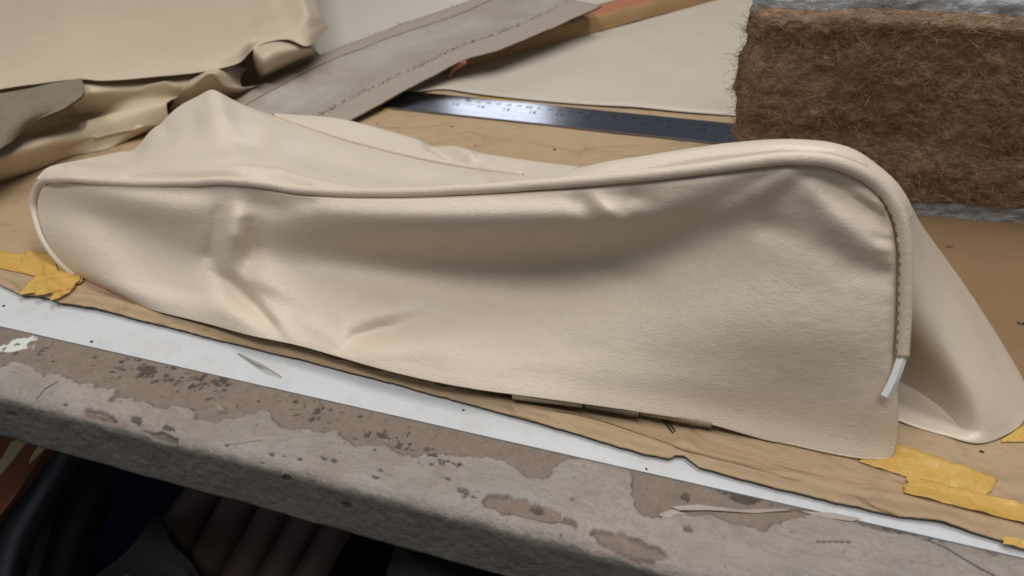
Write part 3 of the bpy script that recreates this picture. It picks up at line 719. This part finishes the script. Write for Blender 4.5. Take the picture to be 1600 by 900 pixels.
FOLDS = [
 # long hollow under the upper lip: a broad one and a narrower crease in it
 [(385, 392, -.010, 30, 60), (480, 416, -.022, 44, 110), (620, 428, -.028, 50, 140), (760, 432, -.030, 52, 150), (880, 426, -.029, 52, 150), (980, 408, -.025, 50, 150), (1080, 376, -.017, 46, 140), (1180, 330, -.009, 38, 120), (1240, 296, -.003, 26, 80)],
 # lip above it
 [(430, 322, .003, 18), (520, 336, .010, 24), (700, 342, .013, 27), (860, 341, .013, 27), (960, 346, .011, 26), (1050, 322, .007, 22), (1150, 282, .003, 16)],
 # left end: hollow running down to the right, lip above
 [(110, 312, -.004, 16, 30), (170, 346, -.011, 26, 60), (250, 384, -.017, 32, 90), (325, 416, -.018, 36, 90)],
 [(110, 300, .003, 12), (220, 318, .011, 22), (290, 328, .011, 24), (330, 324, .004, 20)],
 # sharp ridge from the piping down
 [(367, 312, .002, 13), (369, 338, .008, 19), (364, 366, .011, 21), (354, 396, .008, 24), (338, 428, .002, 24)],
 # dimple right of the ridge under the piping
 [(405, 320, -.003, 14), (440, 326, -.004, 16), (480, 318, -.002, 14)],
 # diagonal crease to the hem
 [(334, 408, -.002, 10, 16), (364, 440, -.006, 9, 26), (394, 472, -.010, 9, 30), (424, 508, -.010, 9, 28), (442, 532, -.008, 10, 22)],
 [(342, 330, -.002, 10), (340, 365, -.006, 12), (332, 398, -.006, 14)],
 [(394, 350, -.003, 14), (400, 385, -.005, 17), (386, 420, -.003, 16)],
 [(310, 446, .002, 24), (360, 482, .003, 22), (402, 518, .003, 18)],
 # pit at the hem and the bulge beside it
 [(455, 508, -.004, 16), (478, 528, -.005, 18), (500, 540, -.003, 16)],
 [(532, 550, -.005, 9, 18), (556, 528, -.007, 11, 26), (610, 513, -.005, 14, 28), (690, 492, -.002, 18, 30)],
 [(580, 556, .004, 16), (650, 540, .004, 24), (740, 520, .003, 34)],
 [(540, 500, .003, 18), (600, 486, .003, 20)],
 # small crest with a highlight
 [(930, 306, .002, 10), (952, 330, .005, 12), (968, 350, .004, 13)],
 [(905, 318, -.002, 14), (935, 352, -.002, 12)],
 [(990, 310, -.0025, 14), (1020, 318, -.002, 16)],
 # right hand folds fanning out of the seam
 [(1270, 300, .003, 20), (1310, 345, .006, 26), (1350, 376, .005, 24), (1396, 404, .002, 18)],
 [(1262, 268, -.002, 16), (1310, 292, -.004, 18), (1355, 325, -.004, 17), (1396, 352, -.002, 12)],
 [(1200, 352, -.004, 22), (1260, 372, -.003, 28), (1330, 414, -.003, 24), (1398, 434, -.002, 16)],
 [(1130, 330, .003, 18), (1190, 300, .004, 16), (1232, 272, .002, 12)],
 [(1340, 300, .002, 9), (1375, 322, .0025, 8)],
 [(1365, 372, -.0015, 5), (1402, 378, -.002, 4)], [(1372, 388, .0012, 5), (1402, 394, .0015, 4)], [(1380, 352, -.0012, 4), (1402, 356, -.0016, 4)],
 [(440, 396, -.004, 26, 30), (540, 402, -.009, 32, 46), (700, 406, -.011, 34, 52), (860, 404, -.011, 34, 52), (960, 392, -.008, 34, 48), (1040, 372, -.005, 30, 40)],
 # broad low undulations of the lower panel
 [(700, 560, .003, 50), (900, 520, .004, 60), (1150, 500, .006, 70), (1350, 520, .004, 60)],
 [(820, 598, -.003, 26), (880, 590, -.002, 22)], [(1180, 640, -.003, 40), (1260, 640, -.004, 36), (1330, 650, -.002, 30)],
]
def toward(P):
    d = CAM-P; return d/np.linalg.norm(d, axis=-1, keepdims=True)
PUCK = []
for (x_, y_, nx_, ny_) in ((1336, 279, -.5, .85), (1352, 290, -.6, .8), (1368, 304, -.7, .7), (1381, 320, -.8, .6), (1391, 338, -.9, .4), (1398, 358, -.95, .3), (1401, 378, -1, .15), (1403, 400, -1, .1), (1404, 424, -1, 0), (1404, 450, -1, 0), (1403, 478, -1, 0), (1402, 506, -1, 0), (1401, 532, -1, 0)):
    for a_, sft in ((-.0009, 0), (.0006, 7)):
        PUCK.append([(x_-ny_*0+sft*ny_*.6, y_+sft*abs(nx_), a_, 3.2), (x_+nx_*random.uniform(16, 34)+sft*ny_*.6, y_+ny_*16+sft*abs(nx_)+random.uniform(-4, 4), a_*.15, 5)])
FOLDS[4:4] = PUCK
off = blur(ridges(qx, qy, FOLDS[:4]+FOLDS[-4:]), 7.0) + blur(ridges(qx, qy, FOLDS[4:-4]), 1.5)
off += .0010*fbm(qx/90., qy/60., 3, 160) + .00035*fbm(qx/22., qy/14., 3, 161)
win = sstep(1.0, .955, VV)*sstep(0, .012, U)*sstep(1.0, .985, U)*(.15+.85*sstep(-.02, .30, VV))
off = off*win
# the edge is pulled into the seam
tuck = .0042*(np.exp(-((1-VV)/.011)**2) + np.exp(-((1-U)/.0045)**2)*sstep(.30, .36, VV) + np.exp(-(U/.0045)**2))
FP = FP + off[..., None]*toward(FP) - tuck[..., None]*np.array([0, -.97, .12])
FP[..., 2] = np.maximum(FP[..., 2], .0014 + paper_z(FP[..., 0], FP[..., 1])*.9)
sheet('front_panel', FP, [M_COVER, M_EDGE_P], cover, thick=.0013, offset=0, rim=1)
# piping round the seam
sm = spline(out3, 420); sm = sm + np.array([0, 0, 1])*(.0006*fbm(np.arange(420)/7., np.zeros(420), 3, 167))[:, None]
tn = np.gradient(sm, axis=0); tn /= np.linalg.norm(tn, axis=1)[:, None]
outw = np.stack([-tn[:, 2], 0*tn[:, 0], tn[:, 0]], -1); outw /= np.linalg.norm(outw, axis=1)[:, None]+1e-9
PR = np.interp(np.linspace(0, 1, 420), [0, .08, .2, .5, .8, 1], [.0025, .0025, .0025, .0025, .0027, .0030])
pc = sm + outw*(PR*.9)[:, None] + np.array([0, .0004, 0])
ks = np.arange(420)
pr = PR*(1+.05*fbm(ks/9., np.zeros(420), 3, 165) + .05*sstep(280, 330, ks)*fbm(ks/1.6, np.zeros(420), 2, 166))
pip = tube('piping', pc, pr, M_COVER, cover, 20)
# flat flange of the piping running back under the top panel
# white cord sticking out of the open piping end
e0 = pc[-1]; e1 = V(1383, 620, .040); cdp = spline([e0+(e0-e1)*.12, e0+np.array([0, -.0008, 0]), (e0+e1)/2+np.array([.0004, -.0012, 0]), e1], 14)
v, f = tube_geo(cdp, .0021, 4); obj('piping_cord', v, f, M_CORD, pip, False)
# stitches along the right hand seam
sp = []
s2 = spline(out3[26:], 120)
for k in range(0, 114, 7):
    p = s2[k:k+4] + np.array([.0002, -.0014, 0]); sp.append(tube_geo(p, .0003, 5))
v, f = merge(sp); o = obj('stitching', v, f, M_THREAD, cover); o['kind'] = 'stuff'

# top panel
STN = [((66, 288), (58, 283, .088)), ((78, 278), (80, 262, .100)), ((112, 277), (130, 250, .120)), ((170, 281), (205, 232, .150)), ((220, 284), (245, 196, .170)), ((270, 283), (290, 160, .185)), ((320, 281), (335, 148, .190)), ((370, 281), (385, 166, .195)), ((430, 289), (430, 182, .200)), ((490, 298), (500, 207, .190)), ((560, 301), (560, 225, .180)), ((640, 301), (640, 245, .165)), ((720, 297), (720, 261, .150)), ((820, 290), (815, 275, .125)), ((880, 285), (872, 271, .112)), ((950, 277), (950, 256, .105)), ((1050, 265), (1050, 239, .100)), ((1150, 252), (1150, 227, .098)), ((1220, 244), (1220, 222, .096)), ((1290, 247), (1290, 227, .095)), ((1340, 262), (1340, 243, .093)), ((1388, 302), (1390, 280, .090)), ((1412, 340), (1415, 310, .088)), ((1420, 380), (1424, 338, .086))]
pcx, pcy = PJ(pc)
seg = np.arange(420) >= np.argmin(np.hypot(pcx-60, pcy-290))
def near(px, py):
    d = np.hypot(pcx-px, pcy-py) + np.where(seg, 0, 1e6); return pc[int(np.argmin(d))]
r0, r1, rB, rM1, rM2, rD1, rD2, rD3 = [], [], [], [], [], [], [], []
for k, ((fx, fy), bpt) in enumerate(STN):
    p0 = near(fx, fy) + np.array([0, .0024, -.0022]); B = V(*bpt); right_ = sstep(800, 960, np.array(float(fx)))
    p1 = p0 + (B-p0)*.10 + np.array([0, 0, .0020])
    r0.append(p0); r1.append(p1)
    lift = .004*right_ + .002*(1-right_)
    rM1.append(p0+(B-p0)*.38+np.array([0, 0, lift])); rM2.append(p0+(B-p0)*.70+np.array([0, 0, lift])); rB.append(B)
    dy = .03+.03*right_
    rD1.append(B+np.array([0, dy*.5, -.016])); z2 = B[2]*.40
    rD2.append(np.array([B[0], B[1]+dy*1.1, z2])); rD3.append(np.array([B[0], min(B[1]+dy*1.6, .245), .004]))
TP = loft([r0, r1, rM1, rM2, rB, rD1, rD2, rD3], 420, 150, True)
qx, qy = PJ(TP.reshape(-1, 3)); qx = qx.reshape(TP.shape[:2]); qy = qy.reshape(qx.shape)
tf = [
 [(860, 283, -.0010, 3), (950, 272, -.0026, 4), (1050, 258, -.0030, 4), (1150, 246, -.0030, 4), (1220, 239, -.0030, 4), (1290, 243, -.0030, 4), (1340, 259, -.0026, 4), (1386, 298, -.0015, 4)],
 [(110, 262, .0014, 6), (220, 270, .0016, 6), (310, 270, .0020, 6), (385, 266, .0028, 6), (440, 272, .0028, 6), (490, 286, .0022, 5), (560, 297, .0010, 4)],
 [(200, 277, -.0014, 5), (330, 276, -.0018, 5), (420, 279, -.0020, 5), (480, 292, -.0016, 5)],
 [(210, 236, -.003, 14), (300, 224, -.004, 18), (400, 220, -.004, 18)],
 [(335, 150, .004, 18), (345, 190, .005, 22), (365, 225, .003, 24)],
 [(260, 200, -.003, 14), (300, 190, -.003, 14)],
 [(480, 240, -.003, 24), (640, 272, -.005, 18), (760, 282, -.004, 10)],
 [(960, 268, .0009, 3), (1100, 246, .0011, 3), (1220, 234, .0012, 3), (1300, 239, .0012, 3), (1350, 258, .001, 3)],
 [(960, 263, -.0008, 2.5), (1100, 241, -.0010, 2.5), (1220, 229, -.001, 2.5), (1300, 234, -.001, 2.5)],
]
VT = np.linspace(0, 1, 150)[:, None]
TP[..., 2] += ridges(qx, qy, tf)*sstep(0, .012, VT)*sstep(.62, .56, VT) + .0006*fbm(qx/60., qy/30., 3, 170)*sstep(0, .05, VT)
TP[..., 2] = np.maximum(TP[..., 2], .003)
sheet('top_panel', TP, [M_COVER_S, M_EDGE_P], cover, thick=.0012, offset=-1, rim=1)
# band of leather beyond the top panel seam, with its thin welt
wl = spline(rB[8:14], 160)
bb = [(428, 179, .214), (520, 184, .228), (620, 208, .222), (700, 231, .200), (760, 241, .188), (840, 253, .160), (912, 263, .128)]
bb3 = [V(*p) for p in bb]; f3 = list(spline(rB[8:15], 7)+np.array([0, .001, -.0025]))
mid = [(a_+b_)/2 + np.array([0, 0, .002]) for a_, b_ in zip(f3, bb3)]
d1 = [p+np.array([0, .010, -.018]) for p in bb3]; d2 = [np.array([p[0], p[1]+.018, .004]) for p in bb3]
BB = loft([f3, mid, bb3, d1, d2], 160, 60, False)
qx, qy = PJ(BB.reshape(-1, 3)); qx = qx.reshape(BB.shape[:2]); qy = qy.reshape(qx.shape)
BB[..., 2] += ridges(qx, qy, [[(668, 224, -.003, 7), (705, 243, -.004, 7), (745, 265, -.003, 7)], [(690, 224, .002, 8), (735, 245, .003, 8)]])*sstep(.6, .45, np.linspace(0, 1, 60))[:, None]
sheet('rear_band', BB, [M_COVER_S, M_EDGE_P], cover, thick=.0012, offset=-1, rim=1)
tube('rear_welt', wl+np.array([0, .0006, .0006]), .0016, M_COVER_S, cover, 10)
# side flap draping to the right
T_ = [V(1400, 302, .082), V(1408, 306, .089), V(1414, 309, .098), V(1418, 314, .112), V(1419, 316, .128), V(1417, 318, .15), V(1412, 320, .18), V(1400, 322, .21)]
F_ = [G(1385, 650, .0025), G(1430, 668, .0022), G(1478, 682, .0022), G(1530, 693, .0022), G(1576, 677, .0024), G(1600, 653, .0024), np.array([.158, .108, .0024]), np.array([.150, .155, .0024])]
FLr = []
for t in (0, .25, .5, .75, 1.0):
    FLr.append([a_*(1-t)+b_*t + np.array([.002, -.001, .002])*math.sin(math.pi*t)*(k/7) for k, (a_, b_) in enumerate(zip(T_, F_))])
FL = loft(FLr, 220, 160, True)
qx, qy = PJ(FL.reshape(-1, 3)); qx = qx.reshape(FL.shape[:2]); qy = qy.reshape(qx.shape)
fo = blur(ridges(qx, qy, [[(1360, 560, -.034, 66, 56), (1410, 606, -.038, 62, 46), (1460, 642, -.027, 50, 32), (1500, 668, -.012, 34, 18), (1520, 684, -.002, 16)], [(1440, 520, .003, 36), (1500, 590, .004, 36), (1545, 640, .003, 28)], [(1400, 666, .004, 12), (1460, 678, .004, 12)]]), 8)
VF = np.linspace(0, 1, 160)[:, None]
FL += (fo*sstep(0, .2, VF)*sstep(1.0, .94, VF))[..., None]*toward(FL)
FL[..., 2] = np.maximum(FL[..., 2], .0022)
sheet('side_flap', FL, [M_COVER_S, M_EDGE_P], cover, thick=.0013, offset=0, rim=1)
# turned hem tabs peeping out below the panel
for q, m_ in (([(800, 624), (910, 637), (910, 627), (800, 614)], M_EDGE_P), ([(914, 637), (997, 652), (999, 643), (914, 628)], M_SUEDE), ([(1000, 648), (1111, 669), (1112, 661), (1000, 640)], M_EDGE_P)):
    P4 = [G(x, y, np.interp(x, [800, 1110], [.0105, .0060]) + (-.0012 if k < 2 else .0022)) + np.array([0, .0002, 0]) for k, (x, y) in enumerate(q)]
    Gd = loft([[P4[0], P4[1]], [P4[3], P4[2]]], 12, 3)
    sheet('hem_tab', Gd, m_, cover, thick=.0008)

# ================================================================== SMALL LITTER
def crumb(px, py, z, r, label, grp, m_=M_DIRT):
    p = G(px, py, z); n = 9; vs = []
    for i in range(4):
        for j in range(n):
            a = j/n*2*math.pi; ph = (i+.5)/4*math.pi
            vs.append(p + np.array([math.cos(a)*math.sin(ph)*1.4, math.sin(a)*math.sin(ph), .35+.35*math.cos(ph)])*r*random.uniform(.7, 1.15))
    fs = [(i*n+j, (i+1)*n+j, (i+1)*n+(j+1) % n, i*n+(j+1) % n) for i in range(3) for j in range(n)] + [tuple(range(n)), tuple(range(4*n-1, 3*n-1, -1))]
    tag(obj('crumb', vs, fs, m_, None), label, 'crumb', grp)
for x, y, r, l_ in ((6, 478, .0008, 'dark crumb on white laminate at the far left photo edge'),
                    (143, 534, .0008, 'dark crumb on white laminate nearest the torn paper corner and bench lipping'),
                    (724, 641, .0006, 'tiny dark speck midway along the white laminate strip'),
                    (1010, 733, .0005, 'tiny dark speck on the narrow right part of the white laminate')):
    crumb(x, y, -.0002, r, l_, 'dark crumbs scattered on the white laminate')
for x, y, r, l_ in ((590, 194, .0008, 'dark crumb on paper just below the end of the grey strip'),
                    (706, 198, .0010, 'dark crumb on paper below the bright part of the ruler'),
                    (742, 228, .0008, 'dark crumb on paper touching the rear of the cover'),
                    (866, 234, .0012, 'largest dark crumb on paper between ruler and cover'),
                    (1534, 706, .0009, 'dark crumb on paper below the foot of the side flap')):
    crumb(x, y, pz(x, y, .0004)[2], r, l_, 'dark crumbs on the brown paper')
# curled shaving on the laminate
sv = spline([G(372, 552, .0004), G(398, 566, .0014), G(420, 577, .0022), G(440, 589, .0004)], 24); wv = np.interp(np.linspace(0, 1, 24), [0, .5, 1], [.0003, .0009, .0002])
Gd = np.stack([sv-np.stack([.3*wv, wv, 0*wv], -1), sv+np.stack([0*wv, 0*wv, .4*wv], -1), sv+np.stack([.3*wv, wv, 0*wv], -1)])
tag(sheet('paper_shaving', Gd, M_SHAVE, thick=.0002), 'thin curled shaving lying on the white laminate strip', 'shaving')
def thread(pts, label):
    P = spline([pz(x, y, .0008) for x, y in pts], 14); P[:, 2] += .0006*np.sin(np.linspace(0, math.pi, 14))
    tag(tube('loose_thread', P, .0004, M_DIRT, None, 5), label, 'thread')
thread([(1036, 656), (1044, 668), (1052, 677)], 'short dark thread on the folded paper edge below the cover')
thread([(1039, 655), (1049, 667), (1055, 674)], 'second short dark thread beside the first below the cover hem')
for (x, y, l_) in ((1482, 388, 'small bent wire staple on the paper beside the seat pad'), (1596, 507, 'small bent wire staple at the right photo edge')):
    c = pz(x, y, .001); P = spline([c+np.array([-.002, .001, 0]), c+np.array([-.001, -.0005, .0018]), c+np.array([.001, 0, .001]), c+np.array([.0025, .0008, .0014])], 12)
    tag(tube('wire_staple', P, .0005, M_STEEL, None, 6), l_, 'staple')

# ================================================================== THINGS ON THE SHELF BELOW
# rust board with old cream paint
bd_ = empty('rust_board', tuple(V(20, 760, .06)), 'rust coloured board with cream paint streaks below the bench at left', 'board')
def slab(name, px4, ys, th, m_, par):
    P = [V(x, y, yy) for (x, y), yy in zip(px4, ys)]; d = np.array([0, th, -th*.3])
    return obj(name, P+[p+d for p in P], [(0, 1, 2, 3), (7, 6, 5, 4), (0, 4, 5, 1), (1, 5, 6, 2), (2, 6, 7, 3), (3, 7, 4, 0)], m_, par, False)
slab('board_face', [(-60, 880), (20, 780), (100, 660), (-10, 660)], (.0, .0, .02, .02), .015, M_RUST, bd_)
def blot(pts, y):
    P = [V(a_, b_, y) for a_, b_ in pts]; n = len(P); d = np.array([0, -.0015, .0008])
    obj('paint_streak', P+[p+d for p in P], [tuple(range(n, 2*n))]+[(k, (k+1) % n, n+(k+1) % n, n+k) for k in range(n)], M_CREAMP, bd_, False)
blot([(0, 745), (14, 728), (30, 708), (44, 690), (34, 684), (20, 690), (8, 712), (-10, 735)], -.004)
blot([(48, 724), (58, 715), (68, 705), (76, 694), (66, 692), (58, 702), (52, 712)], -.004)
# slate cloth
rows = [[V(*p) for p in r] for r in ([(96, 660, .04), (70, 720, .03), (35, 780, .02), (5, 830, .02), (-10, 930, .02)], [(115, 670, .03), (95, 730, .02), (60, 790, .01), (30, 850, .01), (10, 930, .01)], [(150, 680, .05), (110, 740, .05), (75, 800, .05), (50, 860, .05), (30, 930, .05)])]
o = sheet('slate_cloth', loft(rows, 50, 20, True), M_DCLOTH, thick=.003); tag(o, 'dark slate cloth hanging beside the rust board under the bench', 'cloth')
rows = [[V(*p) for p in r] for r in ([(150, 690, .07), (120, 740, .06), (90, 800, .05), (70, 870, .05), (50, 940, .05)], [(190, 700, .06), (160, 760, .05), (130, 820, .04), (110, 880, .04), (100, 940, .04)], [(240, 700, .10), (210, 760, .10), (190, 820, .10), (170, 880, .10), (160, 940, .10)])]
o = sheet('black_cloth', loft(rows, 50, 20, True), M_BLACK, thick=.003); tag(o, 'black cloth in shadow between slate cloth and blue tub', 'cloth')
# blue tub: lathe with a rolled rim
tub = empty('blue_tub', (-.42, .25, -.53), 'dark blue plastic tub with curved rim in shadow under the bench', 'tub')
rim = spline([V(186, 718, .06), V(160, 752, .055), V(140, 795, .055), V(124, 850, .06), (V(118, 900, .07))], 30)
rows = [rim+np.array([0, 0, 0]), rim+np.array([.03, .015, -.002]), rim+np.array([.10, .05, -.015]), rim+np.array([.20, .12, -.05])]
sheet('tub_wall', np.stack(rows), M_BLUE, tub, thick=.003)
tube('tub_rim', rim, .0028, plain('blue_rim_highlight', (92, 84, 214), (80, 72, 196), .25), tub, 10)  # highlight along the rim painted in as a lighter blue
# fluted brown vinyl panel
fl = empty('fluted_panel', tuple(V(420, 880, .05)), 'brown vinyl seat panel with padded flutes stored under the bench', 'seat panel')
edges = [((298, 760), (190, 905)), ((356, 770), (262, 935)), ((412, 788), (318, 945)), ((462, 802), (372, 950)), ((512, 815), (424, 955)), ((560, 828), (476, 960))]
for k in range(5):
    (ax, ay), (bx_, by_) = edges[k]; (cx, cy), (dx_, dy_) = edges[k+1]
    A_, B_, C_, D_ = V(ax, ay-14, .055), V(bx_, by_, .0), V(cx, cy-14, .055), V(dx_, dy_, .0)
    rws = []
    for t in np.linspace(0, 1, 11):
        bl = .011*math.sin(math.pi*t)**.6
        rws.append([A_*(1-t)+C_*t+np.array([0, -bl, bl*.6]), (A_*(1-t)+C_*t)*.5+(B_*(1-t)+D_*t)*.5+np.array([0, -bl*1.1, bl*.7]), B_*(1-t)+D_*t+np.array([0, -bl, bl*.6])])
    Gd = np.stack([spline(r, 24) for r in rws]); obj('flute', Gd, gfaces(*Gd.shape[:2]), M_BROWNV, fl)
rows = [[V(*p) for p in r] for r in ([(250, 800, .03), (270, 850, .0), (300, 880, -.01), (330, 940, -.02)], [(200, 860, .0), (230, 890, -.01), (270, 910, -.02), (300, 950, -.02)], [(150, 900, .02), (190, 930, .02), (230, 950, .02), (260, 980, .02)])]
o = sheet('dark_offcut', loft(rows, 40, 20, True), M_BLACK, thick=.002); tag(o, 'dark crumpled offcut lying against the fluted panel under the bench', 'offcut')
rows = [[V(*p) for p in r] for r in ([(622, 850, .0), (615, 870, -.01), (606, 900, -.02), (600, 930, -.02)], [(660, 862, -.01), (655, 880, -.02), (650, 900, -.025), (645, 930, -.03)], [(760, 885, .0), (750, 900, -.01), (745, 920, -.02), (740, 950, -.02)])]
o = sheet('mottled_cloth', loft(rows, 40, 20, True), plain('mottled_dark_cloth', (92, 84, 78), (36, 32, 30), .9, 120, .003, .6), thick=.003)
tag(o, 'mottled dark cloth right of the green bench leg', 'cloth')
